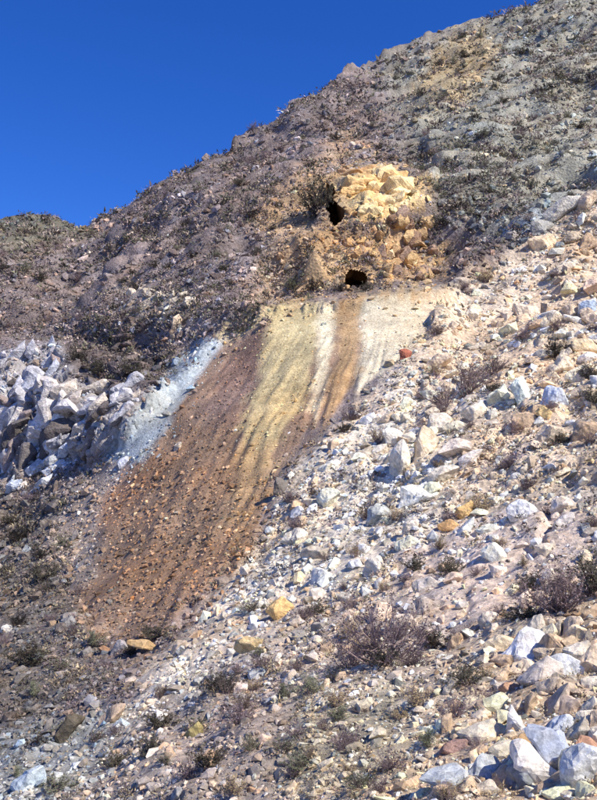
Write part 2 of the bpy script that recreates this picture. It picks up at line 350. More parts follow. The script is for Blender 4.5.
# ------------------------------------------------------------------ rock shapes
def hull_rock(seed, npts=13, sq=(1, .8, .6)):
    r = random.Random(seed); bm = bmesh.new()
    for _ in range(npts):
        d = Vector((r.gauss(0, 1), r.gauss(0, 1), r.gauss(0, 1))).normalized()*r.uniform(.8, 1)
        bm.verts.new((d.x*sq[0], d.y*sq[1], d.z*sq[2]))
    bmesh.ops.convex_hull(bm, input=bm.verts)
    bmesh.ops.delete(bm, geom=[v for v in bm.verts if not v.link_faces], context='VERTS')
    return bm
def arrays(bm):
    bmesh.ops.triangulate(bm, faces=bm.faces); bm.verts.index_update()
    V = np.array([v.co for v in bm.verts]); Fc = np.array([[v.index for v in f.verts] for f in bm.faces]); bm.free(); return V, Fc
SMALL = [arrays(hull_rock(100+k, 11+k % 4, (1, .6+.07*(k % 6), .45+.07*(k % 5)))) for k in range(14)]
def fine_rock(seed, sq, npts=12):
    """angular broken boulder: chipped edges, slightly uneven faces"""
    bm = hull_rock(seed, npts, sq)
    bmesh.ops.dissolve_limit(bm, angle_limit=.25, verts=bm.verts, edges=bm.edges)
    bmesh.ops.bevel(bm, geom=list(bm.edges), offset=.055, segments=1, affect='EDGES', profile=.6, clamp_overlap=True)
    bmesh.ops.triangulate(bm, faces=bm.faces)
    bmesh.ops.subdivide_edges(bm, edges=[e for e in bm.edges if e.calc_length() > .3], cuts=2, use_grid_fill=True)
    bmesh.ops.triangulate(bm, faces=bm.faces)
    bmesh.ops.subdivide_edges(bm, edges=[e for e in bm.edges if e.calc_length() > .22], cuts=1)
    V, Fc = arrays(bm)
    c1, c2, cv = cellnoise(V*2.1+seed, seed)
    n = V/np.linalg.norm(V, axis=1, keepdims=True)
    V = V + n*(fbm(V*1.6+seed, 3, seed)*.07 + fbm(V*6+seed, 2, seed)*.025 + (cv-.5)*.05)[:, None]
    return V, Fc
SHAPES = [(1, .75, .6), (1, .6, .5), (1, .85, .75), (1, .5, .38), (1, .9, .5), (1, .65, .65)]
ROCK_ME = []
for k in range(18):
    V, Fc = fine_rock(300+k, SHAPES[k % 6], 10+k % 6); ROCK_ME.append(mesh_np('rock', V, Fc, None, M_ROCK, False))
SLAB_ME = []
for k in range(8):
    V, Fc = fine_rock(500+k, [(1, .45, .3), (1, .55, .42), (1, .4, .4), (1, .6, .28)][k % 4], 11); SLAB_ME.append(mesh_np('rock_block', V, Fc, None, M_ROCK, False))

def rock(name, u, v, w, h, ang, rgb, mesh=None, parent=None, sink=.3, depth=.8, seed=None):
    """a rock about w x h photo pixels on bearing u, elevation v, long axis turned ang degrees in view"""
    p, n, Y = at(np.array([u]), np.array([v])); p = Vector(p[0]); n = Vector(n[0]); Y = float(Y[0])
    me = mesh or random.choice(ROCK_ME); k = Y/FOC
    o = link(name, me, parent)
    bb = [max(abs(c[i]) for c in (vv.co for vv in me.vertices)) for i in range(3)]
    a = math.radians(ang)
    X = Vector((math.cos(a), -.25*math.sin(a), math.sin(a))).normalized(); Z = X.cross(Vector((0, 1, .15))).normalized(); Yx = Z.cross(X).normalized()
    Rm = Matrix((X, Yx, Z)).transposed() @ Euler((random.uniform(-.3, .3), random.uniform(-.25, .25), random.uniform(-.12, .12))).to_matrix()
    S = Vector((w/2*k/bb[0], (w+h)/4*depth*k/bb[1], h/2*k/bb[2]))
    loc = p + n*(min(S.y, S.z)*bb[2]*(.5-sink))
    if parent: loc = loc-parent.location
    o.matrix_basis = Matrix.Translation(loc) @ (Rm.to_4x4() @ Matrix.Diagonal((*S, 1)))
    c = lin(rgb)*random.uniform(.85, 1.12); c = c.mean()+(c-c.mean())*.8; o.color = (*c, 1)
    return o

# ------------------------------------------------------------------ plants
def tube(V, Fc, p, q, r0, r1):
    d = (q-p); d.normalize(); s = d.orthogonal().normalized(); t = d.cross(s); b = len(V)
    for c, r in ((p, r0), (q, r1)):
        for k in range(3):
            an = k*2.0944; V.append(c+(s*math.cos(an)+t*math.sin(an))*r)
    for k in range(3):
        m = (k+1) % 3; Fc.append((b+k, b+m, b+3+m)); Fc.append((b+k, b+3+m, b+3+k))
def make_bush(seed, stems=26, leaf=900, leafsize=.03, spread=1.0, twig=.010):
    """shrub about 2 m wide and 1.2 m tall in its own units: (branches, foliage)"""
    r = random.Random(seed); V, Fc, LV, LF = [], [], [], []; tips = []
    for s in range(stems):
        az_ = r.uniform(0, 6.283); til = r.uniform(.1, 1.25)*spread
        d = Vector((math.cos(az_)*math.sin(til), math.sin(az_)*math.sin(til), math.cos(til)))
        L = r.uniform(.65, 1.15)*(1 if til < .8 else .85); p = Vector((r.uniform(-.12, .12), r.uniform(-.12, .12), -.12)); rad = twig*2.2
        for k in range(4):
            d2 = (d+Vector((r.gauss(0, .2), r.gauss(0, .2), r.gauss(.06, .15)))).normalized(); q = p+d2*(L+.12)/4
            tube(V, Fc, p, q, rad, rad*.72); rad *= .72
            if k > 0:
                for _ in range(3):
                    e = (d2+Vector((r.gauss(0, .65), r.gauss(0, .65), r.gauss(.2, .5)))).normalized(); l_ = r.uniform(.12, .3)
                    z = q-(q-p)*r.random(); y_ = z+e*l_; tube(V, Fc, z, y_, rad*.6, rad*.3); tips.append((z, y_))
                    for _ in range(2):
                        f = (e+Vector((r.gauss(0, .6), r.gauss(0, .6), r.gauss(.1, .5)))).normalized(); z2 = z+(y_-z)*r.uniform(.3, 1); y2 = z2+f*r.uniform(.06, .16)
                        tube(V, Fc, z2, y2, rad*.35, rad*.2); tips.append((z2, y2))
            p = q; d = d2
    for _ in range(leaf):
        a, b = r.choice(tips); c = a+(b-a)*r.uniform(.2, 1.1)+Vector((r.gauss(0, .02), r.gauss(0, .02), r.gauss(0, .02)))
        e = Vector((r.gauss(0, 1), r.gauss(0, 1), r.gauss(.4, 1))).normalized(); s_ = e.orthogonal().normalized(); l_ = leafsize*r.uniform(.6, 1.5); k = len(LV)
        LV += [c-s_*l_*.35, c+s_*l_*.35, c+e*l_*1.3]; LF.append((k, k+1, k+2))
    return (np.array(V), np.array(Fc)), (np.array(LV), np.array(LF))
def bush_kind(seeds, tw, lf, **kw):
    out = []
    for s in seeds:
        (a, b), (c, d) = make_bush(s, **kw)
        out.append((mesh_np('branches', a, b, None, tw), mesh_np('foliage', c, d, None, lf)))
    return out
BUSH = {'mauve': bush_kind((1, 2, 3), M_TWIG, M_LEAFP, stems=30, leaf=1300, leafsize=.035),
        'dark': bush_kind((4, 5), M_TWIGD, M_LEAFD, stems=26, leaf=2200, leafsize=.05),
        'sage': bush_kind((6, 7), M_TWIG, M_LEAFG, stems=24, leaf=1800, leafsize=.045),
        'straw': bush_kind((8,), M_TWIG, M_LEAFS, stems=30, leaf=900, leafsize=.045, spread=.7)}
def bush(u, v, w, kind, label, group=None, tall=1.0, auto=None):
    p, n, Y = at(np.array([u]), np.array([v])); k = float(Y[0])/FOC*w/2
    o = bpy.data.objects.new('desert_shrub', None); COL.objects.link(o); o.empty_display_size = .1
    o.location = Vector(p[0]); o.rotation_euler = (-.25, 0, random.uniform(0, 6.28)) if False else (0, 0, random.uniform(0, 6.28)); o.scale = (k, k, k*tall)
    br, fo = random.choice(BUSH[kind]); link('branches', br, o); link('foliage', fo, o)
    if auto:
        look = ('larger ' if w > sum(auto[1])/2 else 'small ')+{'mauve': 'mauve twiggy', 'dark': 'dark', 'sage': 'sage green', 'straw': 'straw coloured'}[kind]+' shrub'
        later(o, look, u, v, 'shrub', auto[0])
    else: tag(o, label, 'shrub', group)
    return o

# ------------------------------------------------------------------ tunnels
def tunnel(poly, label):
    """a rough drift running back into the hill from the ragged opening"""
    P = np.array(poly, float); c = P.mean(0); n = len(P); ns = n*4; nr = 10; t = np.arange(ns)/4.
    i = t.astype(int); f = (t-i)[:, None]; O = P[i % n]*(1-f)+P[(i+1) % n]*f; O = c+(O-c)*1.22
    ring, nn, _ = at(O[:, 0], O[:, 1]); ring = ring-nn*.05; V = []
    cen = ring.mean(0); base = ring
    for a in range(nr):
        dd = .45*a; sh = 1-.035*a; k = min(1, a/3)
        flat_y = cen[1]*k+base[:, 1]*(1-k)
        q = np.stack([cen[0]+(base[:, 0]-cen[0])*sh+.05*dd, flat_y+dd, cen[2]+(base[:, 2]-cen[2])*sh+.04*dd], -1)
        if a: q = q+.16*np.stack([vnoise(q*2.4+m*31, m) for m in range(3)], -1)*np.array([1, .3, 1])
        V.append(q)
    V = np.vstack(V+[V[-1].mean(0, keepdims=True)+np.array([[0, .5, 0]])]); Fq = []
    for a in range(nr-1):
        for b in range(ns):
            i = a*ns+b; j = a*ns+(b+1) % ns; Fq += [(i, j, j+ns), (i, j+ns, i+ns)]
    for b in range(ns): Fq.append(((nr-1)*ns+b, (nr-1)*ns+(b+1) % ns, len(V)-1))
    o = link('mine_tunnel', mesh_np('mine_tunnel', V, np.array(Fq), np.tile(lin((132, 106, 78)), (len(V), 1)), M_STONE)); tag(o, label, 'mine tunnel')
tunnel(MOUTH[0], 'dark slanting mine tunnel mouth left of the yellow cliff')
tunnel(MOUTH[1], 'low wide dark tunnel mouth just above the bench of the spoil slope')

# ------------------------------------------------------------------ outcrops: jointed rock, block by block
def outcrop(poly, n, wr, ar, angr, cols, label, seed, ref, sink=.28):
    r = random.Random(seed); p, nn, Y = at(np.array([ref[0]]), np.array([ref[1]]))
    root = bpy.data.objects.new('rock_outcrop', None); COL.objects.link(root); root.location = Vector(p[0]); tag(root, label, 'outcrop')
    P = np.array(poly); k = 0
    while k < n:
        u, v = r.uniform(P[:, 0].min(), P[:, 0].max()), r.uniform(P[:, 1].min(), P[:, 1].max())
        if polymask(np.array([u]), np.array([v]), poly, 1)[0] < .5: continue
        w = r.uniform(*wr)
        if any(math.hypot((u-a)/(ra+w*.42), (v-b)/(rb+w*.42)) < 1 for a, b, ra, rb in ADITS): continue
        rock('rock_block', u, v, w, w*r.uniform(*ar), r.uniform(*angr), r.choice(cols), r.choice(SLAB_ME if sink > .4 else SLAB_ME+ROCK_ME[:6]), root, sink, .9); k += 1
outcrop([(2, 352), (55, 346), (66, 390), (60, 440), (6, 480)], 52, (20, 48), (.4, .7), (62, 115), [(184, 184, 192), (166, 170, 184), (196, 190, 188), (160, 142, 136), (104, 98, 98)], 'jagged blue-white rock outcrop with upright slabs at the left edge', 1, (30, 478), .66)
outcrop([(62, 390), (130, 386), (146, 390), (104, 432), (88, 448), (60, 468)], 40, (18, 42), (.4, .7), (25, 75), [(192, 188, 188), (172, 172, 180), (194, 182, 168), (136, 126, 122), (100, 92, 90)], 'pale broken rock outcrop between upright slabs and grey spoil strip', 2, (100, 452), .64)
outcrop([(5, 460), (70, 440), (85, 455), (40, 490), (5, 500)], 18, (18, 34), (.35, .5), (15, 40), [(182, 192, 208), (190, 196, 204)], 'tilted blue-grey slabs at the foot of the left outcrop', 8, (40, 492))
outcrop([(62, 345), (110, 340), (168, 345), (160, 385), (100, 382), (70, 375)], 34, (12, 26), (.3, .5), (-10, 35), [(104, 90, 86), (84, 76, 76), (120, 106, 100)], 'overhanging rock band in painted shade above the pale left outcrop', 3, (110, 384))  # block colours darkened to carry the shade of the overhang
outcrop([(128, 290), (192, 292), (194, 308), (150, 308), (128, 302)], 22, (8, 15), (.5, .9), (-10, 100), [(196, 184, 164), (206, 192, 170), (180, 170, 156)], 'cream rock ledge high on the left hillside', 4, (160, 308))
outcrop([(346, 176), (372, 166), (400, 184), (398, 214), (370, 218), (346, 208)], 38, (16, 38), (.4, .75), (-10, 40), [(228, 190, 120), (226, 182, 108), (234, 206, 142), (204, 158, 98)], 'bright yellow ochre cliff beside the upper tunnel mouth', 5, (372, 218), .66)
outcrop([(376, 236), (440, 232), (446, 276), (420, 282), (380, 274)], 32, (14, 30), (.5, .85), (40, 110), [(206, 170, 112), (186, 150, 100), (150, 118, 92), (170, 140, 116)], 'brown and tan fractured cliff right of the low tunnel mouth', 6, (410, 282), .6)
outcrop([(340, 236), (376, 232), (378, 262), (362, 266), (344, 258)], 24, (9, 18), (.5, .9), (-20, 60), [(220, 176, 104), (206, 160, 98), (176, 144, 110)], 'orange ochre rock knob over the low tunnel mouth', 7, (360, 266))
def rim(poly, cols, label, seed):
    r = random.Random(seed); P = np.array(poly, float); c = P.mean(0); p, nn, Y = at(np.array([P[:, 0].mean()]), np.array([P[:, 1].max()+3]))
    root = bpy.data.objects.new('rock_outcrop', None); COL.objects.link(root); root.location = Vector(p[0]); tag(root, label, 'outcrop')
    n = len(P)
    for k in range(n*2):
        a, b = P[(k//2) % n], P[(k//2+1) % n]; q = a+(b-a)*((k % 2)*.5+r.uniform(0, .3)); q = c+(q-c)*(r.uniform(1.0, 1.14) if seed == 22 else r.uniform(1.12, 1.32))
        w = r.uniform(6, 11); rock('rock_block', q[0], q[1], w, w*r.uniform(.5, .9), r.uniform(-30, 110), r.choice(cols), r.choice(SLAB_ME+ROCK_ME[:6]), root, .3, .9)
rim(MOUTH[0], [(196, 160, 106), (150, 122, 92), (214, 180, 120), (120, 100, 84)], 'broken tan rock rim around the slanting upper tunnel mouth', 21)
rim(MOUTH[1], [(190, 152, 100), (140, 114, 92), (206, 168, 112), (112, 96, 84)], 'broken brown rock rim around the low tunnel mouth', 22)
outcrop([(540, 318), (597, 300), (612, 360), (597, 400), (545, 400)], 20, (14, 30), (.45, .8), (-15, 40), [(222, 204, 172), (214, 190, 160), (226, 222, 214), (206, 200, 186)], 'cream blocky ledge at the right edge above the shrubs', 9, (575, 400))

# ------------------------------------------------------------------ boulders one can point to
HERO = [
 (525, 660, 34, 46, 62, (214, 212, 212), 'tall pale boulder leaning left, above the jumble at lower right'),
 (512, 690, 20, 16, 20, (214, 164, 126), 'orange stained stone under the tall leaning pale boulder'),
 (541, 684, 44, 24, 40, (212, 198, 184), 'pinkish grey boulder with a dark cleft under its right side'),
 (574, 672, 40, 20, -14, (206, 208, 206), 'flat light grey slab right of the tall leaning boulder'),
 (590, 688, 30, 16, 14, (222, 208, 180), 'cream flat stone at right edge above the boulder jumble'),
 (552, 708, 46, 17, 48, (206, 186, 164), 'long narrow tan stone beside the dark diagonal cleft'),
 (521, 727, 26, 34, 130, (224, 222, 218), 'small white boulder left of the blue boulder, lower right'),
 (570, 712, 32, 22, 40, (202, 178, 154), 'tan boulder among cobbles at right edge of the jumble'),
 (560, 730, 28, 22, 10, (200, 206, 212), 'light grey cobble just above the big blue boulder'),
 (553, 752, 56, 32, -32, (158, 168, 186), 'big blue-grey boulder at lower right'),
 (541, 775, 66, 28, -48, (230, 222, 212), 'long white slab slanting down to the bottom edge, lower right'),
 (585, 776, 36, 52, 90, (214, 216, 212), 'large bluish white block in the bottom right corner'),
 (580, 752, 30, 18, -10, (188, 140, 108), 'rusty orange stone wedged over the bottom right corner block'),
 (524, 745, 26, 15, 20, (210, 168, 112), 'ochre stone between the small white boulder and long white slab'),
 (500, 754, 38, 14, 14, (224, 212, 184), 'flat cream stone left of the ochre stone near the bottom'),
 (522, 786, 34, 32, 60, (134, 140, 146), 'dark slate blue boulder at the bottom edge beside the long slab'),
 (503, 786, 22, 30, 80, (206, 180, 150), 'tan upright stone at the bottom edge left of slate blue boulder'),
 (452, 786, 46, 22, 10, (184, 190, 192), 'blue-grey flat boulder at the bottom edge, right of centre'),
 (485, 776, 30, 26, 70, (196, 202, 204), 'pale blue upright stone at the bottom edge right of centre'),
 (455, 750, 26, 20, 15, (150, 118, 108), 'reddish brown stone near the bottom right of centre'),
 (478, 740, 42, 20, 20, (222, 208, 180), 'broad cream stone left of the boulder jumble'),
 (405, 358, 14, 13, 20, (164, 92, 66), 'rust red round boulder on the pale top of the spoil slope'),
 (413, 500, 44, 24, 8, (222, 222, 212), 'large pale boulder in the middle of the right slope'),
 (463, 515, 24, 22, 50, (224, 182, 106), 'yellow ochre boulder on the right slope'),
 (450, 528, 20, 15, 20, (206, 160, 98), 'orange ochre stone just below the yellow ochre boulder'),
 (556, 402, 26, 24, 30, (220, 228, 240), 'bright bluish white boulder near the right edge'),
 (524, 400, 22, 34, 80, (208, 220, 208), 'tall pale greenish boulder left of the bright bluish white boulder'),
 (546, 418, 16, 14, 10, (226, 192, 122), 'small yellow stone under the bright bluish white boulder'),
 (585, 378, 34, 18, 4, (232, 218, 182), 'cream block at the right edge above the bright white boulder'),
 (584, 350, 24, 16, 0, (222, 200, 158), 'square cream block at right edge near the dark shrub'),
 (450, 455, 36, 20, 30, (214, 196, 178), 'pinkish boulder right of the vertical pale rock ribs'),
 (440, 480, 36, 17, 32, (220, 208, 186), 'cream slab slanting up to the right, middle of right slope'),
 (468, 462, 30, 12, 36, (222, 210, 198), 'narrow pale slab right of the pinkish boulder'),
 (402, 470, 22, 46, 84, (226, 214, 190), 'tall cream rock rib on the right slope below the big shrub'),
 (426, 452, 20, 40, 96, (214, 194, 162), 'tan vertical rock rib beside the cream rib'),
 (392, 442, 22, 30, 100, (228, 218, 198), 'broad pale block on top of the cream rock rib'),
 (440, 430, 24, 26, 70, (216, 204, 184), 'pale block right of the tan rock rib under the big shrub'),
 (412, 420, 20, 18, 20, (222, 208, 180), 'cream block between the big mauve shrub and the rock ribs'),
 (280, 615, 26, 20, 30, (212, 172, 102), 'ochre yellow boulder at lower centre'),
 (250, 650, 26, 18, 20, (190, 164, 112), 'dull yellow stone below left of the ochre yellow boulder'),
 (236, 692, 20, 17, 10, (226, 202, 186), 'pinkish white stone in the dark scrub at lower centre'),
 (255, 626, 16, 13, 30, (226, 228, 232), 'small white stone left of the ochre yellow boulder'),
 (146, 648, 30, 12, 8, (196, 160, 104), 'tan flat stone at the toe of the spoil slope'),
 (122, 650, 18, 14, 30, (168, 160, 158), 'grey stone at the toe of the spoil slope'),
 (70, 738, 30, 24, 10, (92, 84, 70), 'dark brown round boulder at lower left'),
 (178, 448, 6, 13, 60, (190, 176, 156), 'small upright pale stone on the rust brown spoil'),
 (282, 492, 13, 24, 100, (120, 112, 104), 'dark grey upright stone at the right edge of the spoil'),
 (565, 212, 40, 18, 25, (196, 190, 176), 'grey boulder high on the right slope near the right edge'),
 (590, 290, 26, 18, 30, (222, 190, 164), 'pink stained block at the right edge, upper slope'),
 (590, 312, 18, 20, 70, (160, 180, 204), 'blue-grey block at right edge under the pink stained block'),
 (6, 632, 13, 10, 0, (206, 200, 190), 'small white stone at the left edge below the outcrop'),
 (110, 720, 34, 14, 25, (186, 160, 132), 'tan flat slab above the dark brown round boulder'),
 (30, 785, 34, 20, 30, (188, 204, 214), 'pale blue slab in the bottom left corner'),
 (195, 735, 24, 18, 30, (176, 160, 98), 'olive yellow stone near the bottom left of centre'),
]
for i, (u, v, w, h, a, c, lab) in enumerate(HERO):
    me = ROCK_ME[14] if 'rust red' in lab else ROCK_ME[i % 18]; ang = a
    if h > w*1.15 and 45 < abs(a) < 135: w, h = h, w            # upright stones: long axis first
    tag(rock('boulder', u, v, w*1.25, h*1.25, ang, c, me, None, .24), lab, 'boulder', 'boulders on the hillside')

# ------------------------------------------------------------------ wording for scattered things: look, then the landmark they lie by
LM = [(525, 660, 'the tall leaning pale boulder'), (541, 775, 'the long white slab'), (553, 752, 'the big blue-grey boulder'), (585, 776, 'the bottom right corner block'),
 (452, 786, 'the flat bottom-edge boulder'), (478, 740, 'the broad cream stone'), (413, 500, 'the large pale mid boulder'), (463, 515, 'the yellow ochre boulder'),
 (556, 402, 'the bright bluish white boulder'), (404, 462, 'the tall cream rock rib'), (470, 388, 'the wide mauve-grey shrub'), (385, 645, 'the largest mauve shrub'), (560, 590, 'the large mauve shrub at right'),
 (416, 570, 'the small dark purple shrub'), (280, 615, 'the ochre yellow boulder'), (236, 692, 'the pinkish white stone'), (70, 738, 'the dark brown round boulder'), (146, 640, 'the toe of the spoil'),
 (334, 209, 'the upper tunnel mouth'), (356, 279, 'the low tunnel mouth'), (410, 200, 'the yellow cliff'), (160, 300, 'the cream ledge at left'), (40, 415, 'the left rock outcrop'), (404, 356, 'the rust red boulder'),
 (88, 224, 'the notch in the skyline'), (345, 140, 'the orange soil band'), (455, 65, 'the upper tan patch'), (525, 225, 'the upper blue-grey patch'), (575, 360, 'the cream ledge at right'),
 (565, 210, 'the high grey boulder'), (550, 60, 'the top right skyline'), (165, 195, 'the lower rising skyline'), (265, 125, 'the middle rising skyline'), (340, 590, 'the white rubble'), (300, 770, 'the bottom centre sage shrub'),
 (178, 448, 'the upright pale stone on spoil'), (200, 550, 'the lower rust brown spoil'), (20, 600, 'the left edge gully'), (590, 480, 'the right edge at mid height'), (30, 785, 'the bottom left pale slab')]
DIRS = ['right of', 'upper right of', 'above', 'upper left of', 'left of', 'lower left of', 'below', 'lower right of']
ORD = ['first', 'second', 'third', 'fourth', 'fifth', 'sixth', 'seventh', 'eighth', 'ninth', 'tenth', 'eleventh', 'twelfth']
PENDING = []
def later(o, look, u, v, cat, group): PENDING.append((o, look, u, v, cat, group))
def finish_labels():
    buckets = {}
    for o, look, u, v, cat, group in PENDING:
        a, b, nm = min(LM, key=lambda L: math.hypot(L[0]-u, L[1]-v)); d = math.hypot(a-u, b-v)
        k = int(round(math.degrees(math.atan2(b-v, u-a))/45)) % 8
        buckets.setdefault((look, DIRS[k], nm), []).append((d, o, cat, group))
    for (look, dr, nm), L in buckets.items():
        L.sort(key=lambda t: t[0])
        for i, (d, o, cat, group) in enumerate(L):
            tag(o, f'{look} {dr} {nm}' if len(L) == 1 else f'{ORD[min(i, 11)]} nearest {look} {dr} {nm}', cat, group)
def colour_word(c):
    l_ = float(np.mean(c)); w = float(c[0]/max(c[2], 1e-3))
    if l_ > .46: return 'cream' if w > 1.35 else 'whitish'
    if l_ > .27: return 'tan' if w > 1.7 else ('pale pinkish' if w > 1.25 else 'pale grey')
    if l_ > .13: return 'brown' if w > 1.7 else ('grey-brown' if w > 1.25 else 'grey')
    return 'dark brown' if w > 1.5 else 'dark grey'

# ------------------------------------------------------------------ shrubs
SH = [
 (468, 394, 78, 'mauve', 'wide mauve-grey shrub above the cream rock ribs on right slope', .9),
 (446, 406, 60, 'mauve', 'mauve shrub low left of the wide mauve-grey shrub', .8),
 (494, 374, 52, 'mauve', 'mauve shrub at the upper end of the wide mauve-grey shrub', .8),
 (556, 358, 36, 'dark', 'dark blue-grey shrub by the cream ledge at right', 1.2),
 (560, 330, 34, 'mauve', 'mauve shrub above the dark blue-grey shrub at right', .9),
 (525, 338, 34, 'mauve', 'low mauve shrub left of the cream ledge at right', .7),
 (385, 662, 116, 'mauve', 'largest leafless mauve shrub at lower centre right', 1.0),
 (352, 668, 64, 'mauve', 'grey leafless shrub left of the largest mauve shrub', .8),
 (410, 630, 50, 'mauve', 'leafless shrub at upper right of the largest mauve shrub', .8),
 (416, 570, 34, 'dark', 'small dark purple shrub on the pink soil of right slope', .8),
 (558, 612, 104, 'mauve', 'large mauve shrub near the right edge above the boulder jumble', .9),
 (594, 592, 86, 'dark', 'dark shrub cut by the right edge above the boulder jumble', .9),
 (525, 620, 50, 'dark', 'dark low shrub left of the tall leaning boulder', .6),
 (500, 618, 36, 'mauve', 'small mauve shrub at the left end of the dark low shrub', .7),
 (318, 212, 52, 'dark', 'dark bush beside the upper tunnel mouth', 1.5),
 (340, 291, 22, 'dark', 'dark bush at the left of the low tunnel mouth', 1.0),
 (292, 290, 34, 'sage', 'grey-green shrub on the bench left of the low tunnel mouth', .8),
 (314, 290, 28, 'dark', 'dark shrub on the bench between grey-green shrub and tunnel', .9),
 (155, 640, 44, 'dark', 'dark shrub at the toe of the rust brown spoil', .7),
 (130, 655, 26, 'dark', 'small dark shrub left below the dark toe shrub', .7),
 (150, 755, 36, 'dark', 'dark shrub at lower left right of the round brown boulder', 1.1),
 (95, 742, 30, 'sage', 'sage shrub right beside the dark brown round boulder', .8),
 (240, 725, 60, 'mauve', 'mauve shrub in the scrub at bottom left of centre', .7),
 (265, 668, 44, 'mauve', 'mauve shrub right of the pinkish white stone', .8),
 (215, 690, 36, 'dark', 'dark shrub left of the pinkish white stone', .9),
 (210, 770, 56, 'dark', 'dark purple shrub near the bottom edge left of centre', .8),
 (345, 432, 26, 'dark', 'dark shrub where rust streak meets the pale rubble', .7),
 (345, 590, 22, 'mauve', 'small grey shrub in the pale rubble at centre', .8),
 (368, 291, 20, 'dark', 'small dark bush at the right of the low tunnel mouth', .9),
 (440, 228, 30, 'dark', 'dark shrub over the brown fractured cliff', .9),
 (408, 238, 32, 'mauve', 'mauve shrub on top of the brown fractured cliff', .8),
 (465, 290, 24, 'mauve', 'mauve shrub at the right end of the bench', .7),
 (335, 140, 18, 'dark', 'dark shrub at the top of the orange soil band', 1.0),
 (100, 375, 36, 'dark', 'dark shrub under the overhanging rock band at left', .8),
 (80, 366, 30, 'dark', 'dark shrub at the left end of the overhanging rock band', .9),
 (130, 372, 34, 'dark', 'dark shrub at the right end of the overhanging rock band', .8),
 (340, 720, 46, 'sage', 'sage grey shrub on olive ground at bottom centre', .6),
 (300, 770, 54, 'sage', 'sage shrub at bottom centre near the edge', .6),
 (400, 720, 36, 'straw', 'straw coloured clump right of the olive ground', .6),
 (360, 790, 50, 'sage', 'sage shrub on the bottom edge right of centre', .6),
 (60, 790, 50, 'sage', 'sage shrub at bottom left near the pale blue slab', .6),
 (500, 545, 30, 'straw', 'straw coloured clump on the pink soil', .6),
 (20, 540, 44, 'dark', 'dark shrub at the left edge under the outcrop', .8),
 (44, 580, 40, 'dark', 'dark shrub left of the spoil toe', .8),
 (30, 665, 56, 'dark', 'dark shrub at left edge below the spoil toe', .7),
]
for u, v, w, k, lab, t in SH: bush(u, v, w, k, lab, 'desert shrubs', t)

def inpoly(u, v, poly): return polymask(np.asarray(u, float), np.asarray(v, float), poly, .5) > .5
UPL = [(0, 225), (90, 228), (180, 178), (270, 124), (335, 92), (310, 190), (255, 285), (200, 320), (170, 345), (0, 335)]
UPR = [(345, 85), (450, 38), (545, 8), (597, 0), (597, 185), (520, 225), (440, 225), (430, 180), (370, 155), (350, 130)]
RIGHT = [(440, 300), (520, 240), (597, 195), (597, 600), (520, 640), (420, 640), (300, 620), (290, 500), (340, 430), (390, 375)]
LOW = [(130, 715), (260, 600), (420, 640), (500, 640), (480, 800), (60, 800)]
LOWL = [(0, 500), (60, 490), (85, 610), (110, 660), (60, 760), (0, 790)]
JUM = [(490, 640), (597, 610), (597, 800), (400, 800), (430, 730)]
def scatter(poly, n, sep, seed):
    r = np.random.default_rng(seed); P = np.array(poly); pts = []
    for _ in range(n*60):
        u, v = r.uniform(P[:, 0].min(), P[:, 0].max()), r.uniform(P[:, 1].min(), P[:, 1].max())
        if not inpoly(u, v, poly): continue
        if any((u-a)**2+(v-b)**2 < sep*sep for a, b in pts): continue
        pts.append((u, v))
        if len(pts) >= n: break
    return pts
for poly, n, sep, wr, kinds, lab, seed in [
    (UPL, 80, 12, (12, 23), ['dark', 'mauve', 'mauve', 'sage'], 'small shrubs on the grey hillside', 61),
    (UPR, 85, 12, (12, 23), ['dark', 'sage', 'mauve', 'sage'], 'small shrubs on the upper right hillside', 62),
    (RIGHT, 60, 23, (20, 42), ['mauve', 'mauve', 'mauve', 'straw', 'dark'], 'small shrubs on the pale right slope', 63),
    (LOW, 46, 22, (26, 50), ['mauve', 'mauve', 'sage', 'dark', 'straw'], 'shrubs along the lower slope', 64),
    (LOWL, 20, 22, (22, 36), ['dark', 'sage', 'mauve'], 'shrubs at the lower left edge', 65)]:
    for u, v in scatter(poly, n, sep, seed): bush(u, v, random.uniform(*wr), random.choice(kinds), None, None, random.uniform(.6, .95), (lab, wr))

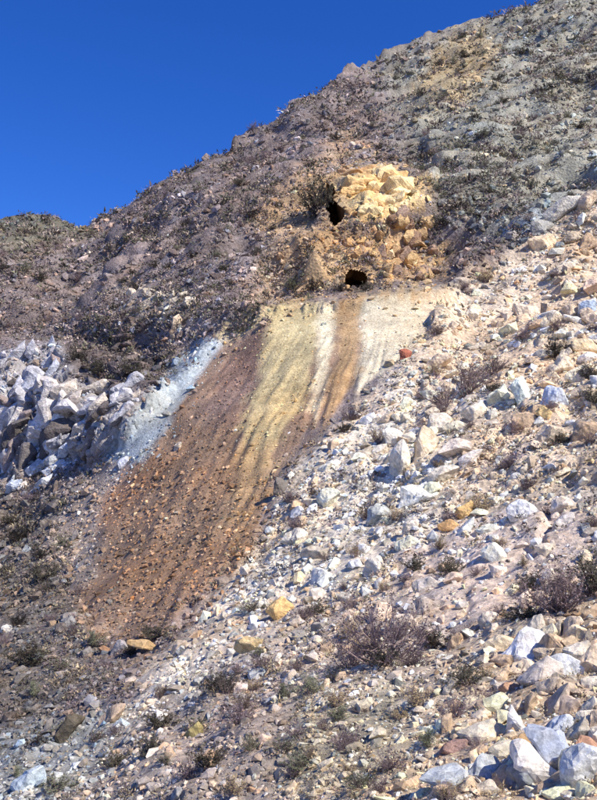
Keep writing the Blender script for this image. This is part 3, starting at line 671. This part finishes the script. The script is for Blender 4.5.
# ------------------------------------------------------------------ loose stones: the largest as objects of their own
hero_uv = [(h[0], h[1]) for h in HERO]
for poly, n, sep, wr, lab, seed in [
    (JUM, 85, 11, (13, 30), 'cobbles in the jumble at lower right', 71),
    ([(498, 645), (545, 625), (600, 615), (600, 800), (505, 800), (500, 720)], 75, 13, (20, 40), 'cobbles in the jumble at lower right', 70),
    (RIGHT, 95, 15, (14, 36), 'angular stones on the right slope', 72),
    (LOW, 45, 17, (12, 24), 'stones in the lower slope', 73),
    (DUMP, 20, 18, (6, 9), 'stones on the spoil slope', 74),
    (UPL, 20, 25, (9, 16), 'rocks on the left hillside', 75),
    (UPR, 20, 25, (9, 16), 'rocks on the upper right hillside', 76),
    (LOWL, 14, 22, (10, 18), 'stones at the left edge', 77)]:
    pts = scatter(poly, n, sep, seed); U = np.array([p[0] for p in pts]); Vv = np.array([p[1] for p in pts])
    pp, _, _ = at(U, Vv); cc = colour_at(U, Vv, pp)
    for (u, v), c in zip(pts, cc):
        if min(math.hypot(u-a, v-b) for a, b in hero_uv) < (13 if seed == 70 else 12): continue
        w = random.uniform(*wr); hh = random.uniform(.45, .85); o = rock('stone', u, v, w, w*hh, random.uniform(-20, 75), (128, 128, 128), None, None, .33)
        g = random.choice([1.25, 1.1, .95, .75])*(1.15 if seed == 70 else 1); t = random.uniform(-.12, .12)
        c = np.clip(c*g*np.array([1+t, 1, 1-t]), .02, .72); o.color = (*c, 1)
        later(o, ('large ' if w > sum(wr)/2 else 'small ')+colour_word(c)+(' flat' if hh < .58 else ' blocky')+' stone', u, v, 'stone', lab)

# ------------------------------------------------------------------ the uncountable rest: rubble and scrub
def rubble(name, n, sel, size, seed, label, flat=.65):
    r = np.random.default_rng(seed); Vs, Fs, Cs = [], [], []; base = 0
    U = r.uniform(-45, 645, n*3); s = skyline(U); Vv = s+1+(r.uniform(0, 1, n*3))*(845-s)
    w = sel(U, Vv); keep = r.uniform(0, 1, len(U)) < w; U, Vv = U[keep][:n], Vv[keep][:n]
    p, nn, Y = at(U, Vv); col = colour_at(U+r.normal(0, 5, len(U)), Vv-np.abs(r.normal(0, 14, len(U))), p)
    for a, b, ra, rb in ADITS: pass
    sz = size(U, Vv, r)*Y/FOC
    g = np.exp(r.normal(.03, np.where((U < 320) & (Vv > 560), .28, .4))); t = r.normal(0, .1, len(U)); col = np.clip(col*g[:, None]*np.stack([1+t, np.ones_like(t), 1-t], -1), .01, .72)
    an = r.uniform(0, 6.283, len(U)); e1 = np.cross(nn, np.tile([.3, .5, .8], (len(U), 1))); e1 /= np.linalg.norm(e1, axis=1, keepdims=True); e2 = np.cross(nn, e1)
    X = e1*np.cos(an)[:, None]+e2*np.sin(an)[:, None]; Z = nn+r.normal(0, .45, nn.shape); Z -= X*(X*Z).sum(1, keepdims=True); Z /= np.linalg.norm(Z, axis=1, keepdims=True); Yv = np.cross(Z, X)
    which = r.integers(0, len(SMALL), len(U)); asp = r.uniform(.7, 1.1, (len(U), 3))
    for k, (V, Fc) in enumerate(SMALL):
        m = np.where(which == k)[0]
        if not len(m): continue
        Q = V[None]*(sz[m][:, None, None])*asp[m][:, None, :]
        Wp = Q[..., 0:1]*X[m][:, None]+Q[..., 1:2]*Yv[m][:, None]+Q[..., 2:3]*Z[m][:, None] + (p[m]+nn[m]*(sz[m]*.15)[:, None])[:, None]
        Vs.append(Wp.reshape(-1, 3)); Fs.append((Fc[None]+(np.arange(len(m))*len(V))[:, None, None]+base).reshape(-1, 3)); base += len(m)*len(V)
        Cs.append(np.repeat(col[m], len(V), 0))
    o = link(name, mesh_np(name, np.vstack(Vs), np.vstack(Fs), np.vstack(Cs), M_STONE)); tag(o, label, 'rubble', None, 'stuff')
def hole(u, v): 
    w = np.ones_like(u)
    for a, b, ra, rb in ADITS: w = w*(np.hypot((u-a)/(ra*1.25), (v-b)/(rb*1.25)) > 1)
    return w
fine = [([(275, 300), (332, 300), (322, 400), (290, 452), (240, 500), (240, 430), (266, 370)], .4), ([(318, 296), (442, 284), (432, 322), (392, 366), (318, 424)], .4), ([(198, 336), (226, 344), (138, 456), (102, 460), (128, 420)], .25), ([(400, 545), (520, 500), (600, 520), (560, 600), (440, 640), (390, 600)], .35)]
def thin(u, v):
    w = hole(u, v)
    for poly, a in fine: w = w*(1-(1-a)*polymask(u, v, poly, 6))
    return w
DM = lambda u, v: polymask(u, v, DUMP, 6)
rubble('spoil_rubble', 16000, lambda u, v: polymask(u, v, DUMP, 20)*thin(u, v), lambda u, v, r: np.clip(r.lognormal(.4, .42, len(u))*(.65+.75*sst(330, 600, v)), .5, 5.5), 81, 'countless small brown stones covering the spoil slope')
rubble('slope_rubble', 27000, lambda u, v: (1-polymask(u-6, v-4, DUMP, 22))*thin(u, v)*sst(220, 420, v+(u-300)*.45), lambda u, v, r: np.clip(r.lognormal(.8, .62, len(u)), .7, 12), 82, 'countless loose pale stones covering the right and lower slope')
rubble('hillside_rubble', 16000, lambda u, v: (1-DM(u, v))*thin(u, v)*(1-sst(220, 420, v+(u-300)*.45)), lambda u, v, r: np.clip(r.lognormal(.75, .52, len(u)), .8, 7.5), 83, 'countless grey stones covering the upper hillside')

def scrub(name, n, sel, size, seed, cols, label):
    r = np.random.default_rng(seed); U = r.uniform(-45, 645, n*4); s = skyline(U); Vv = s+.5+r.uniform(0, 1, n*4)*(845-s)
    keep = r.uniform(0, 1, len(U)) < sel(U, Vv); U, Vv = U[keep][:n], Vv[keep][:n]; p, nn, Y = at(U, Vv); m = len(U); nb = 22
    sz = size(U, Vv, r)*Y/FOC; d = r.normal(0, 1, (m, nb, 3)); d[..., 2] = np.abs(d[..., 2])*.9+.15; d /= np.linalg.norm(d, axis=-1, keepdims=True)
    rad = r.uniform(.15, 1, (m, nb, 1)); c = p[:, None]+d*rad*sz[:, None, None]*np.array([1, 1, .8])
    a = r.normal(0, 1, (m, nb, 3)); a /= np.linalg.norm(a, axis=-1, keepdims=True); b = np.cross(a, d); ll = (sz[:, None, None]*r.uniform(.25, .5, (m, nb, 1)))
    T = np.stack([c-b*ll*.32, c+b*ll*.32, c+(d*.7+a*.5)*ll], 2)
    cl = np.array([lin(q) for q in cols])[r.integers(0, len(cols), m)]; cl = cl*np.exp(r.normal(0, .25, (m, 1)))
    C = np.clip(np.repeat(cl, nb*3, 0)*np.repeat(np.exp(r.normal(0, .15, (m*nb, 1))), 3, 0), .01, .6)
    o = link(name, mesh_np(name, T.reshape(-1, 3), np.arange(m*nb*3).reshape(-1, 3), C, M_SCRUB)); tag(o, label, 'scrub', None, 'stuff')
nodump = lambda u, v: (1-DM(u, v))*thin(u, v)*(1-polymask(u, v, OUTC, 5))*(1-polymask(u, v, CLIFF, 5))
scrub('hillside_scrub', 20000, lambda u, v: nodump(u, v)*(1-sst(250, 430, v+(u-300)*.5))*(.35+.65*sst(-.1, .3, fbm(np.stack([u*.02, v*.03, u*0], -1), 3, 91))), lambda u, v, r: np.clip(r.lognormal(1.45, .45, len(u)), 1.5, 11), 92,
      [(110, 98, 98), (82, 74, 70), (118, 112, 96), (142, 128, 126), (100, 100, 82), (160, 146, 134)], 'low grey and mauve scrub covering the upper hillside')
scrub('slope_scrub', 4200, lambda u, v: nodump(u, v)*sst(330, 480, v+(u-300)*.3)*(.1+.9*sst(0, .4, fbm(np.stack([u*.012, v*.016, u*0+3], -1), 3, 95))), lambda u, v, r: np.clip(r.lognormal(1.5, .45, len(u)), 2, 11), 93,
      [(132, 116, 116), (106, 94, 92), (146, 136, 112), (158, 142, 116), (92, 84, 78)], 'dry grass tufts and low scrub on the lower slope')
scrub('left_scrub', 2200, lambda u, v: polymask(u, v, [(-45, 490), (60, 480), (90, 620), (125, 670), (60, 740), (-45, 800)], 14), lambda u, v, r: np.clip(r.lognormal(1.5, .4, len(u)), 2, 9), 94,
      [(86, 78, 72), (70, 68, 58), (104, 98, 88)], 'dark low scrub in the gully at left')
finish_labels()
